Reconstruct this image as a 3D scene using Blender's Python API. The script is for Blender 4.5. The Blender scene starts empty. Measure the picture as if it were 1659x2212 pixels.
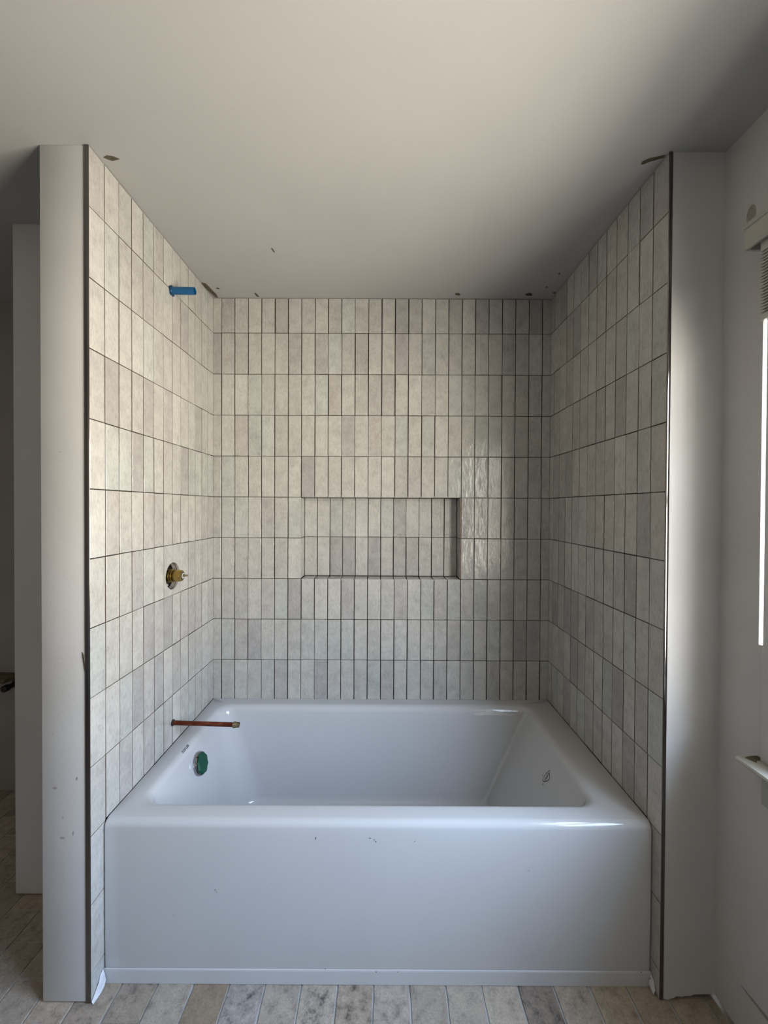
import bpy, bmesh, math, random
from mathutils import Vector, Matrix
from mathutils.bvhtree import BVHTree

S = bpy.context.scene
COL = S.collection
RND = random.Random(11)

# ------------------------------------------------------------------ camera
FPX = 887.25                                  # focal length in pixels of the 1659 px wide frame
PITCH, ROLL, YAW = -0.01043, 0.00465, -0.00125
cam_d = bpy.data.cameras.new('camera')
cam = bpy.data.objects.new('camera', cam_d)
COL.objects.link(cam)
cam_d.sensor_fit = 'HORIZONTAL'
cam_d.sensor_width = 36.0
cam_d.lens = FPX * 36.0 / 1659.0
cam_d.clip_start = 0.02
fwd = Vector((math.sin(YAW) * math.cos(PITCH), math.cos(YAW) * math.cos(PITCH), math.sin(PITCH)))
rgt = Vector((math.cos(YAW), -math.sin(YAW), 0))
upv = rgt.cross(fwd)
r2 = rgt * math.cos(ROLL) + upv * math.sin(ROLL)
u2 = -rgt * math.sin(ROLL) + upv * math.cos(ROLL)
M = Matrix.Identity(4)
for i in range(3):
    M[i][0], M[i][1], M[i][2] = r2[i], u2[i], -fwd[i]
M.translation = Vector((0.0073, -1.8497, 1.318))
cam.matrix_world = M
S.camera = cam

# ------------------------------------------------------------------ view and daylight
S.view_settings.view_transform = 'Standard'
S.view_settings.look = 'None'
S.view_settings.gamma = 1.0
S.view_settings.use_curve_mapping = False
S.view_settings.exposure = -0.08
SKY = (0.57, 0.735, 1.0)
GROUND = (1.0, 0.925, 0.795)
SKY_S, GROUND_S = 31.0, 34.0

world = bpy.data.worlds.new('daylight')
S.world = world
world.use_nodes = True
nt = world.node_tree
nt.nodes.clear()
tc = nt.nodes.new('ShaderNodeTexCoord')
sx = nt.nodes.new('ShaderNodeSeparateXYZ')
nt.links.new(tc.outputs['Generated'], sx.inputs[0])
mr = nt.nodes.new('ShaderNodeMapRange')          # direction z -1..1 -> 0..1
mr.inputs['From Min'].default_value = -1.0
mr.inputs['From Max'].default_value = 1.0
nt.links.new(sx.outputs['Z'], mr.inputs['Value'])
mx = nt.nodes.new('ShaderNodeValToRGB')           # warm sunlit ground below, blue sky above
el = mx.color_ramp.elements
for e, (p, c, k) in zip(el, ((0.51, GROUND, 1.0), (0.70, SKY, SKY_S / GROUND_S))):
    e.position = p
    e.color = tuple(v * k for v in c) + (1,)
nt.links.new(mr.outputs['Result'], mx.inputs[0])
bg = nt.nodes.new('ShaderNodeBackground')
nt.links.new(mx.outputs['Color'], bg.inputs['Color'])
bg.inputs['Strength'].default_value = GROUND_S
wo = nt.nodes.new('ShaderNodeOutputWorld')
nt.links.new(bg.outputs[0], wo.inputs[0])

# window opening in the right wall
WX = 0.900
WY0, WY1 = -2.05, -0.980
WZ0, WZ1 = 0.735, 1.925
pl = bpy.data.lights.new('window_right_offscreen', 'AREA')
pl.shape = 'RECTANGLE'
pl.size, pl.size_y = (WZ1 - WZ0), (WY1 - WY0)
pl.cycles.is_portal = True
po = bpy.data.objects.new('window_right_offscreen', pl)
COL.objects.link(po)
po.matrix_world = Matrix(((0, 0, 1, WX + 0.13), (0, 1, 0, (WY0 + WY1) / 2), (-1, 0, 0, (WZ0 + WZ1) / 2), (0, 0, 0, 1)))

# ------------------------------------------------------------------ materials
def new_mat(name):
    m = bpy.data.materials.new(name)
    m.use_nodes = True
    return m, m.node_tree, m.node_tree.nodes['Principled BSDF']

def node(t, kind, **kw):
    n = t.nodes.new(kind)
    for k, v in kw.items():
        if k in n.inputs:
            n.inputs[k].default_value = v
        else:
            setattr(n, k, v)
    return n

def rgb(c):
    return (c[0], c[1], c[2], 1.0)

def ramp(t, src, stops):
    r = t.nodes.new('ShaderNodeValToRGB')
    els = r.color_ramp.elements
    while len(els) < len(stops):
        els.new(0.5)
    for e, (p, c) in zip(els, stops):
        e.position = p
        e.color = rgb(c)
    t.links.new(src, r.inputs[0])
    return r

def noisy(name, c1, c2, scale=4.0, rough=0.9, bump=0.0, bscale=60.0, metallic=0.0, stretch=(1, 1, 1), detail=5.0, spec=0.5, lo=0.3, hi=0.7):
    m, t, b = new_mat(name)
    tcn = node(t, 'ShaderNodeTexCoord')
    mp = node(t, 'ShaderNodeMapping')
    mp.inputs['Scale'].default_value = stretch
    t.links.new(tcn.outputs['Object'], mp.inputs[0])
    n1 = node(t, 'ShaderNodeTexNoise', Scale=scale, Detail=detail)
    t.links.new(mp.outputs[0], n1.inputs['Vector'])
    r = ramp(t, n1.outputs['Fac'], [(lo, c1), (hi, c2)])
    t.links.new(r.outputs[0], b.inputs['Base Color'])
    b.inputs['Roughness'].default_value = rough
    b.inputs['Metallic'].default_value = metallic
    b.inputs['Specular IOR Level'].default_value = spec
    if bump:
        n2 = node(t, 'ShaderNodeTexNoise', Scale=bscale, Detail=4.0)
        t.links.new(mp.outputs[0], n2.inputs['Vector'])
        bp = node(t, 'ShaderNodeBump', Strength=bump, Distance=0.002)
        t.links.new(n2.outputs['Fac'], bp.inputs['Height'])
        t.links.new(bp.outputs[0], b.inputs['Normal'])
    return m

MAT = {}
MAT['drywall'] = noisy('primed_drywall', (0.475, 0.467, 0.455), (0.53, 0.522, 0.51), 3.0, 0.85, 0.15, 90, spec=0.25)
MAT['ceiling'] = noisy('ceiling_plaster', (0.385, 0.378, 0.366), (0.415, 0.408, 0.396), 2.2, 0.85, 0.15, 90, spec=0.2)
MAT['raw'] = noisy('raw_gypsum_board', (0.255, 0.238, 0.222), (0.30, 0.28, 0.262), 3.0, 0.9, 0.1, 60, spec=0.2)
MAT['backing'] = noisy('dark_membrane', (0.045, 0.039, 0.034), (0.070, 0.061, 0.053), 20, 0.9, spec=0.2)
MAT['black'] = noisy('rubber_and_hole_dark', (0.018, 0.017, 0.016), (0.030, 0.028, 0.026), 10, 0.8, spec=0.3)
MAT['enamel'] = noisy('white_enamel', (0.49, 0.495, 0.505), (0.51, 0.515, 0.525), 2.0, 0.07, 0.0, spec=0.45)
MAT['skirt'] = noisy('skirt_enamel', (0.50, 0.507, 0.520), (0.52, 0.527, 0.54), 6.0, 0.55, spec=0.3)
MAT['trim'] = noisy('dark_polished_trim', (0.17, 0.155, 0.15), (0.22, 0.20, 0.195), 8, 0.13, metallic=1.0)
MAT['grout'] = noisy('pale_grout', (0.36, 0.36, 0.365), (0.44, 0.44, 0.445), 30, 0.95, 0.4, 120, spec=0.2)
MAT['brass'] = noisy('brass', (0.36, 0.24, 0.075), (0.52, 0.37, 0.13), 60, 0.30, metallic=1.0)
MAT['old_brass'] = noisy('tarnished_brass', (0.20, 0.15, 0.09), (0.34, 0.28, 0.18), 90, 0.45, 0.3, 200, metallic=0.9)
MAT['chrome'] = noisy('chrome', (0.30, 0.30, 0.31), (0.38, 0.38, 0.39), 30, 0.08, metallic=1.0)
MAT['green'] = noisy('green_film', (0.002, 0.050, 0.027), (0.004, 0.072, 0.040), 25, 0.5, 0.3, 60, spec=0.25)
MAT['blue'] = noisy('blue_plastic', (0.003, 0.058, 0.155), (0.005, 0.082, 0.205), 20, 0.28, 0.0, spec=0.5)
MAT['blue_dark'] = noisy('blue_flange', (0.002, 0.026, 0.07), (0.003, 0.036, 0.09), 20, 0.35)
MAT['white_paint'] = noisy('old_white_paint', (0.34, 0.335, 0.295), (0.41, 0.405, 0.36), 12, 0.5, 0.3, 50, spec=0.4)
MAT['slat'] = noisy('blind_vinyl', (0.42, 0.42, 0.38), (0.46, 0.46, 0.42), 9, 0.45)
MAT['print'] = noisy('dark_print', (0.012, 0.012, 0.012), (0.02, 0.02, 0.02), 50, 0.6)
MAT['plaster'] = noisy('torn_plaster', (0.075, 0.063, 0.044), (0.13, 0.11, 0.078), 60, 0.95, 0.8, 150, spec=0.1)
MAT['pale_patch'] = noisy('white_patch', (0.56, 0.555, 0.54), (0.68, 0.675, 0.66), 120, 0.6, 0.5, 200)
MAT['scuff'] = noisy('grey_scuff', (0.25, 0.215, 0.195), (0.36, 0.325, 0.30), 90, 0.9)
MAT['speck'] = noisy('dark_speck', (0.05, 0.045, 0.04), (0.09, 0.085, 0.08), 90, 0.8)
MAT['wood'] = noisy('rough_wood', (0.10, 0.072, 0.040), (0.17, 0.125, 0.075), 8, 0.85, 0.4, 60, stretch=(1, 8, 8))
MAT['iron'] = noisy('black_pipe', (0.012, 0.010, 0.010), (0.03, 0.026, 0.024), 30, 0.5, metallic=0.4)

def copper():
    m, t, b = new_mat('aged_copper')
    tcn = node(t, 'ShaderNodeTexCoord')
    mp = node(t, 'ShaderNodeMapping')
    mp.inputs['Scale'].default_value = (0.4, 1, 1)
    t.links.new(tcn.outputs['Object'], mp.inputs[0])
    n1 = node(t, 'ShaderNodeTexNoise', Scale=70.0, Detail=6.0, Roughness=0.65)
    t.links.new(mp.outputs[0], n1.inputs['Vector'])
    r = ramp(t, n1.outputs['Fac'], [(0.30, (0.055, 0.013, 0.007)), (0.50, (0.15, 0.036, 0.017)), (0.62, (0.22, 0.065, 0.030)), (0.72, (0.16, 0.12, 0.085))])
    t.links.new(r.outputs[0], b.inputs['Base Color'])
    b.inputs['Metallic'].default_value = 0.75
    b.inputs['Roughness'].default_value = 0.42
    return m
MAT['copper'] = copper()

def tile_mat():
    m, t, b = new_mat('glazed_tile')
    tcn = node(t, 'ShaderNodeTexCoord')
    oi = node(t, 'ShaderNodeObjectInfo')
    sc = node(t, 'ShaderNodeVectorMath', operation='SCALE')
    cmb = node(t, 'ShaderNodeCombineXYZ')
    for k in range(3):
        t.links.new(oi.outputs['Random'], cmb.inputs[k])
    t.links.new(cmb.outputs[0], sc.inputs[0])
    sc.inputs['Scale'].default_value = 37.0
    ad = node(t, 'ShaderNodeVectorMath', operation='ADD')
    t.links.new(tcn.outputs['Object'], ad.inputs[0])
    t.links.new(sc.outputs[0], ad.inputs[1])
    # cloudy glaze
    n1 = node(t, 'ShaderNodeTexNoise', Scale=22.0, Detail=5.0, Roughness=0.6)
    t.links.new(ad.outputs[0], n1.inputs['Vector'])
    r = ramp(t, n1.outputs['Fac'], [(0.28, (0.82, 0.82, 0.82)), (0.58, (1.0, 1.0, 1.0)), (0.8, (1.05, 1.05, 1.03))])
    mul = node(t, 'ShaderNodeMix', data_type='RGBA', blend_type='MULTIPLY')
    mul.inputs['Factor'].default_value = 1.0
    t.links.new(oi.outputs['Color'], mul.inputs['A'])
    t.links.new(r.outputs[0], mul.inputs['B'])
    # fine fibre speckle running down the tile
    mp = node(t, 'ShaderNodeMapping')
    mp.inputs['Scale'].default_value = (1.0, 1.0, 0.35)
    t.links.new(ad.outputs[0], mp.inputs[0])
    n2 = node(t, 'ShaderNodeTexNoise', Scale=190.0, Detail=5.0, Roughness=0.65)
    t.links.new(mp.outputs[0], n2.inputs['Vector'])
    r2_ = ramp(t, n2.outputs['Fac'], [(0.28, (0.74, 0.73, 0.71)), (0.52, (1, 1, 1)), (0.8, (1.06, 1.06, 1.06))])
    mul2 = node(t, 'ShaderNodeMix', data_type='RGBA', blend_type='MULTIPLY')
    mul2.inputs['Factor'].default_value = 0.75
    t.links.new(mul.outputs['Result'], mul2.inputs['A'])
    t.links.new(r2_.outputs[0], mul2.inputs['B'])
    t.links.new(mul2.outputs['Result'], b.inputs['Base Color'])
    b.inputs['Roughness'].default_value = 0.17
    b.inputs['Specular IOR Level'].default_value = 0.42
    # wavy hand-made surface
    n3 = node(t, 'ShaderNodeTexNoise', Scale=34.0, Detail=3.0, Roughness=0.55)
    mp3 = node(t, 'ShaderNodeMapping')
    mp3.inputs['Scale'].default_value = (1.5, 1.0, 0.6)
    t.links.new(ad.outputs[0], mp3.inputs[0])
    t.links.new(mp3.outputs[0], n3.inputs['Vector'])
    bp = node(t, 'ShaderNodeBump', Strength=0.45, Distance=0.004)
    t.links.new(n3.outputs['Fac'], bp.inputs['Height'])
    bp2 = node(t, 'ShaderNodeBump', Strength=0.12, Distance=0.001)
    t.links.new(n2.outputs['Fac'], bp2.inputs['Height'])
    t.links.new(bp.outputs[0], bp2.inputs['Normal'])
    t.links.new(bp2.outputs[0], b.inputs['Normal'])
    return m
MAT['tile'] = tile_mat()

MAT['tile_body'] = noisy('unglazed_tile_body', (0.17, 0.135, 0.105), (0.23, 0.185, 0.145), 40, 0.9, spec=0.15)

def brick_mat():
    m, t, b = new_mat('brick_look_porcelain')
    tcn = node(t, 'ShaderNodeTexCoord')
    oi = node(t, 'ShaderNodeObjectInfo')
    cmb = node(t, 'ShaderNodeCombineXYZ')
    for k in range(3):
        t.links.new(oi.outputs['Random'], cmb.inputs[k])
    sc = node(t, 'ShaderNodeVectorMath', operation='SCALE')
    sc.inputs['Scale'].default_value = 41.0
    t.links.new(cmb.outputs[0], sc.inputs[0])
    ad = node(t, 'ShaderNodeVectorMath', operation='ADD')
    t.links.new(tcn.outputs['Object'], ad.inputs[0])
    t.links.new(sc.outputs[0], ad.inputs[1])
    n1 = node(t, 'ShaderNodeTexNoise', Scale=36.0, Detail=7.0, Roughness=0.7)
    t.links.new(ad.outputs[0], n1.inputs['Vector'])
    r = ramp(t, n1.outputs['Fac'], [(0.33, (0.22, 0.22, 0.23)), (0.46, (0.80, 0.79, 0.78)), (0.58, (1.02, 1.0, 0.98)), (0.72, (1.28, 1.27, 1.25))])
    mul = node(t, 'ShaderNodeMix', data_type='RGBA', blend_type='MULTIPLY')
    t.links.new(oi.outputs['Alpha'], mul.inputs['Factor'])
    t.links.new(oi.outputs['Color'], mul.inputs['A'])
    t.links.new(r.outputs[0], mul.inputs['B'])
    n2 = node(t, 'ShaderNodeTexNoise', Scale=230.0, Detail=5.0, Roughness=0.7)
    t.links.new(ad.outputs[0], n2.inputs['Vector'])
    rr = ramp(t, n2.outputs['Fac'], [(0.3, (0.62, 0.60, 0.58)), (0.6, (1.06, 1.06, 1.06))])
    mul2 = node(t, 'ShaderNodeMix', data_type='RGBA', blend_type='MULTIPLY')
    mul2.inputs['Factor'].default_value = 0.7
    t.links.new(mul.outputs['Result'], mul2.inputs['A'])
    t.links.new(rr.outputs[0], mul2.inputs['B'])
    t.links.new(mul2.outputs['Result'], b.inputs['Base Color'])
    b.inputs['Roughness'].default_value = 0.62
    b.inputs['Specular IOR Level'].default_value = 0.35
    bp = node(t, 'ShaderNodeBump', Strength=0.35, Distance=0.003)
    t.links.new(n1.outputs['Fac'], bp.inputs['Height'])
    bp2 = node(t, 'ShaderNodeBump', Strength=0.3, Distance=0.001)
    t.links.new(n2.outputs['Fac'], bp2.inputs['Height'])
    t.links.new(bp.outputs[0], bp2.inputs['Normal'])
    t.links.new(bp2.outputs[0], b.inputs['Normal'])
    return m
MAT['brick'] = brick_mat()

def glass_mat():
    """clear pane: straight-through with Schlick reflection on each face"""
    m, t, b = new_mat('window_glass')
    out = t.nodes['Material Output']
    tr = node(t, 'ShaderNodeBsdfTransparent')
    gl = node(t, 'ShaderNodeBsdfGlossy', Roughness=0.02)
    lw = node(t, 'ShaderNodeLayerWeight')
    lw.inputs['Blend'].default_value = 0.5
    pw = node(t, 'ShaderNodeMath', operation='POWER')
    pw.inputs[1].default_value = 5.0
    t.links.new(lw.outputs['Facing'], pw.inputs[0])
    ma = node(t, 'ShaderNodeMath', operation='MULTIPLY_ADD')
    ma.inputs[1].default_value = 0.96
    ma.inputs[2].default_value = 0.04
    t.links.new(pw.outputs[0], ma.inputs[0])
    mix = node(t, 'ShaderNodeMixShader')
    t.links.new(ma.outputs[0], mix.inputs[0])
    t.links.new(tr.outputs[0], mix.inputs[1])
    t.links.new(gl.outputs[0], mix.inputs[2])
    t.links.new(mix.outputs[0], out.inputs[0])
    return m
MAT['glass'] = glass_mat()

def film_mat():
    m, t, b = new_mat('clear_white_film')
    tcn = node(t, 'ShaderNodeTexCoord')
    n1 = node(t, 'ShaderNodeTexNoise', Scale=70.0, Detail=3.0)
    t.links.new(tcn.outputs['Object'], n1.inputs['Vector'])
    r = ramp(t, n1.outputs['Fac'], [(0.3, (0.52, 0.535, 0.58)), (0.7, (0.64, 0.65, 0.68))])
    t.links.new(r.outputs[0], b.inputs['Base Color'])
    b.inputs['Roughness'].default_value = 0.25
    b.inputs['Transmission Weight'].default_value = 0.0
    b.inputs['Subsurface Weight'].default_value = 0.0
    return m
MAT['film'] = film_mat()

def wand_mat():
    m, t, b = new_mat('clear_wand_plastic')
    tcn = node(t, 'ShaderNodeTexCoord')
    n1 = node(t, 'ShaderNodeTexNoise', Scale=20.0)
    t.links.new(tcn.outputs['Object'], n1.inputs['Vector'])
    r = ramp(t, n1.outputs['Fac'], [(0.3, (0.93, 0.94, 0.95)), (0.7, (0.97, 0.97, 0.97))])
    t.links.new(r.outputs[0], b.inputs['Base Color'])
    b.inputs['Roughness'].default_value = 0.15
    tl = node(t, 'ShaderNodeBsdfTranslucent')
    t.links.new(r.outputs[0], tl.inputs['Color'])
    mix = node(t, 'ShaderNodeMixShader')
    mix.inputs[0].default_value = 0.6
    t.links.new(b.outputs[0], mix.inputs[1])
    t.links.new(tl.outputs[0], mix.inputs[2])
    t.links.new(mix.outputs[0], t.nodes['Material Output'].inputs[0])
    return m
MAT['wand'] = wand_mat()

# ------------------------------------------------------------------ mesh helpers
def link(name, me, mat=None, parent=None, loc=(0, 0, 0), rot=None):
    o = bpy.data.objects.new(name, me)
    COL.objects.link(o)
    if mat and me is not None and not me.materials:
        me.materials.append(MAT[mat])
    o.location = loc
    if rot:
        o.rotation_euler = rot
    if parent:
        o.parent = parent
    return o

def from_bm(name, bm, mat, parent=None, smooth=None, loc=(0, 0, 0)):
    bmesh.ops.recalc_face_normals(bm, faces=bm.faces)
    me = bpy.data.meshes.new(name)
    bm.to_mesh(me)
    bm.free()
    if smooth is not None:
        for p in me.polygons:
            p.use_smooth = True
        me.set_sharp_from_angle(angle=math.radians(smooth))
    return link(name, me, mat, parent, loc)

def add_box(bm, lo, hi, bev=0.0):
    vs = [bm.verts.new((x, y, z)) for x in (lo[0], hi[0]) for y in (lo[1], hi[1]) for z in (lo[2], hi[2])]
    f = [(0, 1, 3, 2), (4, 6, 7, 5), (0, 4, 5, 1), (2, 3, 7, 6), (0, 2, 6, 4), (1, 5, 7, 3)]
    fs = [bm.faces.new([vs[i] for i in q]) for q in f]
    if bev:
        es = list({e for fc in fs for e in fc.edges})
        bmesh.ops.bevel(bm, geom=es, offset=bev, segments=2, affect='EDGES', profile=0.5)

def box(name, lo, hi, mat, parent=None, bev=0.0):
    bm = bmesh.new()
    add_box(bm, lo, hi, bev)
    return from_bm(name, bm, mat, parent, 40 if bev else None)

def prism(bm, pts, d0, d1, axis):
    """extrude a 2-D outline; axis = the extrusion axis index, pts in the two other axes (in order)"""
    def P(p, d):
        v = [0, 0, 0]
        k = [i for i in range(3) if i != axis]
        v[axis] = d
        v[k[0]], v[k[1]] = p
        return v
    a = [bm.verts.new(P(p, d0)) for p in pts]
    b = [bm.verts.new(P(p, d1)) for p in pts]
    n = len(pts)
    bm.faces.new(a)
    bm.faces.new(b[::-1])
    for i in range(n):
        bm.faces.new((a[i], b[i], b[(i + 1) % n], a[(i + 1) % n]))

def prism_obj(name, pts, d0, d1, axis, mat, parent=None):
    bm = bmesh.new()
    prism(bm, pts, d0, d1, axis)
    return from_bm(name, bm, mat, parent)

def lathe(bm, prof, origin, axis, seg=32, closed_ends=True):
    """prof: list of (distance along axis, radius)"""
    a = Vector(axis).normalized()
    t = a.orthogonal().normalized()
    s = a.cross(t)
    o = Vector(origin)
    rings = []
    for d, r in prof:
        rings.append([bm.verts.new(o + a * d + (t * math.cos(2 * math.pi * k / seg) + s * math.sin(2 * math.pi * k / seg)) * r) for k in range(seg)])
    for A, B in zip(rings, rings[1:]):
        for k in range(seg):
            bm.faces.new((A[k], A[(k + 1) % seg], B[(k + 1) % seg], B[k]))
    if closed_ends:
        bm.faces.new(rings[0][::-1])
        bm.faces.new(rings[-1])
    return rings

def lathe_obj(name, prof, origin, axis, mat, parent=None, seg=32, closed=True, smooth=35):
    bm = bmesh.new()
    lathe(bm, prof, origin, axis, seg, closed)
    return from_bm(name, bm, mat, parent, smooth)

def struct(o):
    o['kind'] = 'structure'
    return o

def thing(name, label, cat, loc, group=None):
    o = bpy.data.objects.new(name, None)
    COL.objects.link(o)
    o.empty_display_size = 0.05
    o.location = loc
    tag(o, label, cat, group)
    return o

def tag(o, label, cat, group=None):
    o['label'] = label
    o['category'] = cat
    if group:
        o['group'] = group
    return o

def adopt(o, parent):
    """parent while keeping world-space vertices in place"""
    o.parent = parent
    o.matrix_parent_inverse = Matrix.Translation(-Vector(parent.location))
    return o

def boolean_cut(o, cutter_bm):
    cme = bpy.data.meshes.new('cut')
    bmesh.ops.recalc_face_normals(cutter_bm, faces=cutter_bm.faces)
    cutter_bm.to_mesh(cme)
    cutter_bm.free()
    co = bpy.data.objects.new('cut', cme)
    COL.objects.link(co)
    md = o.modifiers.new('cut', 'BOOLEAN')
    md.operation = 'DIFFERENCE'
    md.object = co
    md.solver = 'EXACT'
    dg = bpy.context.evaluated_depsgraph_get()
    me = bpy.data.meshes.new_from_object(o.evaluated_get(dg))
    o.modifiers.clear()
    o.data = me
    bpy.data.objects.remove(co)

# ------------------------------------------------------------------ dimensions (metres)
XL, XR = -0.764, 0.750          # tiled faces of the alcove side walls
YLF, YRF = -0.775, -0.760       # front edges of the two wing walls
H = 2.256                       # ceiling
TT = 0.008                      # tile thickness
ROW0, ROWH = 2.099, 0.18384     # highest full tile joint, row height
COLW, X0 = 0.060, -0.7279       # tile pitch, first vertical joint of the back wall
TUB_Z, TUB_F = 0.452, -0.728    # tub deck height, apron face
NX0, NX1, NZ0, NZ1, NY = -0.3679, 0.3475, ROW0 - 6 * ROWH, ROW0 - 4 * ROWH, 0.080   # niche

# ------------------------------------------------------------------ room shell
# back wall core with the niche recess
bm = bmesh.new()
yb0, yb1 = TT, 0.16
add_box(bm, (XL - 0.15, yb0, 0), (XR + 0.15, yb1, H))
wall_back = struct(from_bm('wall_back', bm, 'backing'))
cb = bmesh.new()
add_box(cb, (NX0 - TT, -0.05, NZ0 - TT), (NX1 + TT, NY + TT, NZ1 + TT))
boolean_cut(wall_back, cb)

# left wing wall: core, drywall cap on its end
wall_al = struct(box('wall_alcove_left', (-0.8815, YLF + 0.012, 0), (XL - TT, TT, H), 'backing'))
VY, VZ, VR = -0.3555, 1.066, 0.049
cb = bmesh.new()
lathe(cb, [(-0.02, VR + 0.001), (0.085, VR + 0.001)], (XL + 0.01, VY, VZ), (-1, 0, 0), 40)
boolean_cut(wall_al, cb)
box('end_drywall', (-0.893, YLF, 0.004), (-0.7785, YLF + 0.012, H), 'drywall', wall_al, 0.0015)
box('side_drywall', (-0.893, YLF + 0.012, 0.004), (-0.8815, -0.462, H), 'drywall', wall_al)

# right wing wall with a ragged raised lower edge over a black gap
wall_ar = struct(box('wall_alcove_right', (XR + TT, YRF + 0.050, 0), (WX, TT, H), 'backing'))
zs = [(0.7615, 0.004), (0.772, 0.001), (0.790, 0.006), (0.797, 0.011), (0.812, 0.009), (0.822, 0.012), (0.835, 0.011), (0.842, 0.0155), (0.87, 0.0165), (WX, 0.0165)]
pts = zs + [(WX, H), (0.7615, H)]
prism_obj('end_drywall', pts, YRF, YRF + 0.012, 1, 'drywall', wall_ar)

# right wall with window opening, lower strip and slot
YB = -3.0
wall_r = struct(box('wall_right_studs', (WX + 0.055, YB, 0), (WX + 0.13, WY0 - 0.02, H), 'wood'))
wall_r.name = 'wall_right'
for nm, lo, hi in (('stud_panel', (WX + 0.055, WY1 + 0.02, 0), (WX + 0.13, TT, H)),
                   ('stud_panel', (WX + 0.055, WY0 - 0.02, 0), (WX + 0.13, WY1 + 0.02, WZ0 - 0.02)),
                   ('stud_panel', (WX + 0.055, WY0 - 0.02, WZ1 + 0.02), (WX + 0.13, WY1 + 0.02, H))):
    box(nm, lo, hi, 'wood', wall_r)
prism_obj('drywall_strip', [(YRF, 0.016), (-0.90, 0.010), (YB, 0.010), (YB, 0.131), (-0.95, 0.131), (-0.845, 0.131), (-0.835, 0.134), (YRF, 0.134)], WX, WX + 0.012, 0, 'drywall', wall_r)
prism_obj('drywall_panel', [(YRF, 0.134), (-0.835, 0.134), (-0.87, 0.1385), (-0.95, 0.146), (YB, 0.150), (YB, WZ0), (YRF, WZ0)], WX, WX + 0.012, 0, 'drywall', wall_r)
prism_obj('drywall_panel', [(YRF, WZ0), (WY1, WZ0), (WY1, WZ1), (YRF, WZ1)], WX, WX + 0.012, 0, 'drywall', wall_r)
prism_obj('drywall_panel', [(WY0, WZ0), (YB, WZ0), (YB, WZ1), (WY0, WZ1)], WX, WX + 0.012, 0, 'drywall', wall_r)
prism_obj('drywall_panel', [(YRF, WZ1), (YB, WZ1), (YB, H), (YRF, H)], WX, WX + 0.012, 0, 'drywall', wall_r)

# left part of the room: linen chase wall, darker room behind it
wl = struct(box('wall_left_return', (-1.235, -0.474, 0.006), (-0.8935, 0.042, H), 'drywall'))
struct(box('wall_left_back', (-2.45, 0.042, 0), (-0.893, 0.12, H), 'raw'))
struct(box('wall_left', (-2.52, YB, 0), (-2.45, 0.12, H), 'raw'))
struct(box('wall_front', (-2.52, YB - 0.08, 0), (WX + 0.13, YB, H), 'drywall'))

# ceiling
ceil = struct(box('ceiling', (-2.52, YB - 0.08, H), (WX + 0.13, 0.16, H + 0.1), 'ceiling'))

# ------------------------------------------------------------------ floor of brick-look tiles
floor = struct(box('floor', (-2.52, YB - 0.08, -0.06), (WX + 0.13, 0.16, -0.003), 'grout'))
BW, BL, BG = 0.0992, 0.1985, 0.0052
def brick_mesh(seed):
    r = random.Random(seed)
    bm = bmesh.new()
    w, l, t = (BW - BG) / 2, (BL - BG) / 2, 0.006
    def jig(v, a=0.0012):
        return v + r.uniform(-a, a)
    top = []
    for k in range(3):
        top.append((-w + (2 * w) * k / 3, -l))
    for k in range(5):
        top.append((w, -l + 2 * l * k / 5))
    for k in range(3):
        top.append((w - 2 * w * k / 3, l))
    for k in range(5):
        top.append((-w, l - 2 * l * k / 5))
    top = [(jig(x), jig(y)) for x, y in top]
    A = [bm.verts.new((x * 0.985, y * 0.99, 0)) for x, y in top]
    B = [bm.verts.new((x, y, -0.0022)) for x, y in top]
    Cc = [bm.verts.new((x, y, -t)) for x, y in top]
    n = len(top)
    bm.faces.new(A)
    for P, Q in ((A, B), (B, Cc)):
        for i in range(n):
            bm.faces.new((P[i], P[(i + 1) % n], Q[(i + 1) % n], Q[i]))
    bmesh.ops.recalc_face_normals(bm, faces=bm.faces)
    me = bpy.data.meshes.new('floor_brick')
    bm.to_mesh(me)
    bm.free()
    me.materials.append(MAT['brick'])
    return me
BM = [brick_mesh(s) for s in range(6)]
BX0 = -0.0178            # a joint
BY0 = -0.5215            # a cross joint of the even columns
special = {-6: (0.36, 0.345, 0.33), -5: (0.37, 0.355, 0.34), -4: (0.40, 0.40, 0.405), -3: (0.37, 0.36, 0.35), -2: (0.40, 0.39, 0.38),
           -7: (0.34, 0.32, 0.30), 0: (0.40, 0.395, 0.39), 1: (0.36, 0.35, 0.33), 2: (0.40, 0.39, 0.37), 3: (0.44, 0.43, 0.41), 4: (0.27, 0.255, 0.245),
           5: (0.40, 0.385, 0.37), 6: (0.41, 0.385, 0.345), 7: (0.40, 0.375, 0.335), 8: (0.42, 0.39, 0.345), 9: (0.36, 0.33, 0.29)}
special[-6 + 0] = (0.38, 0.37, 0.36)
rest = bmesh.new()
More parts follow.
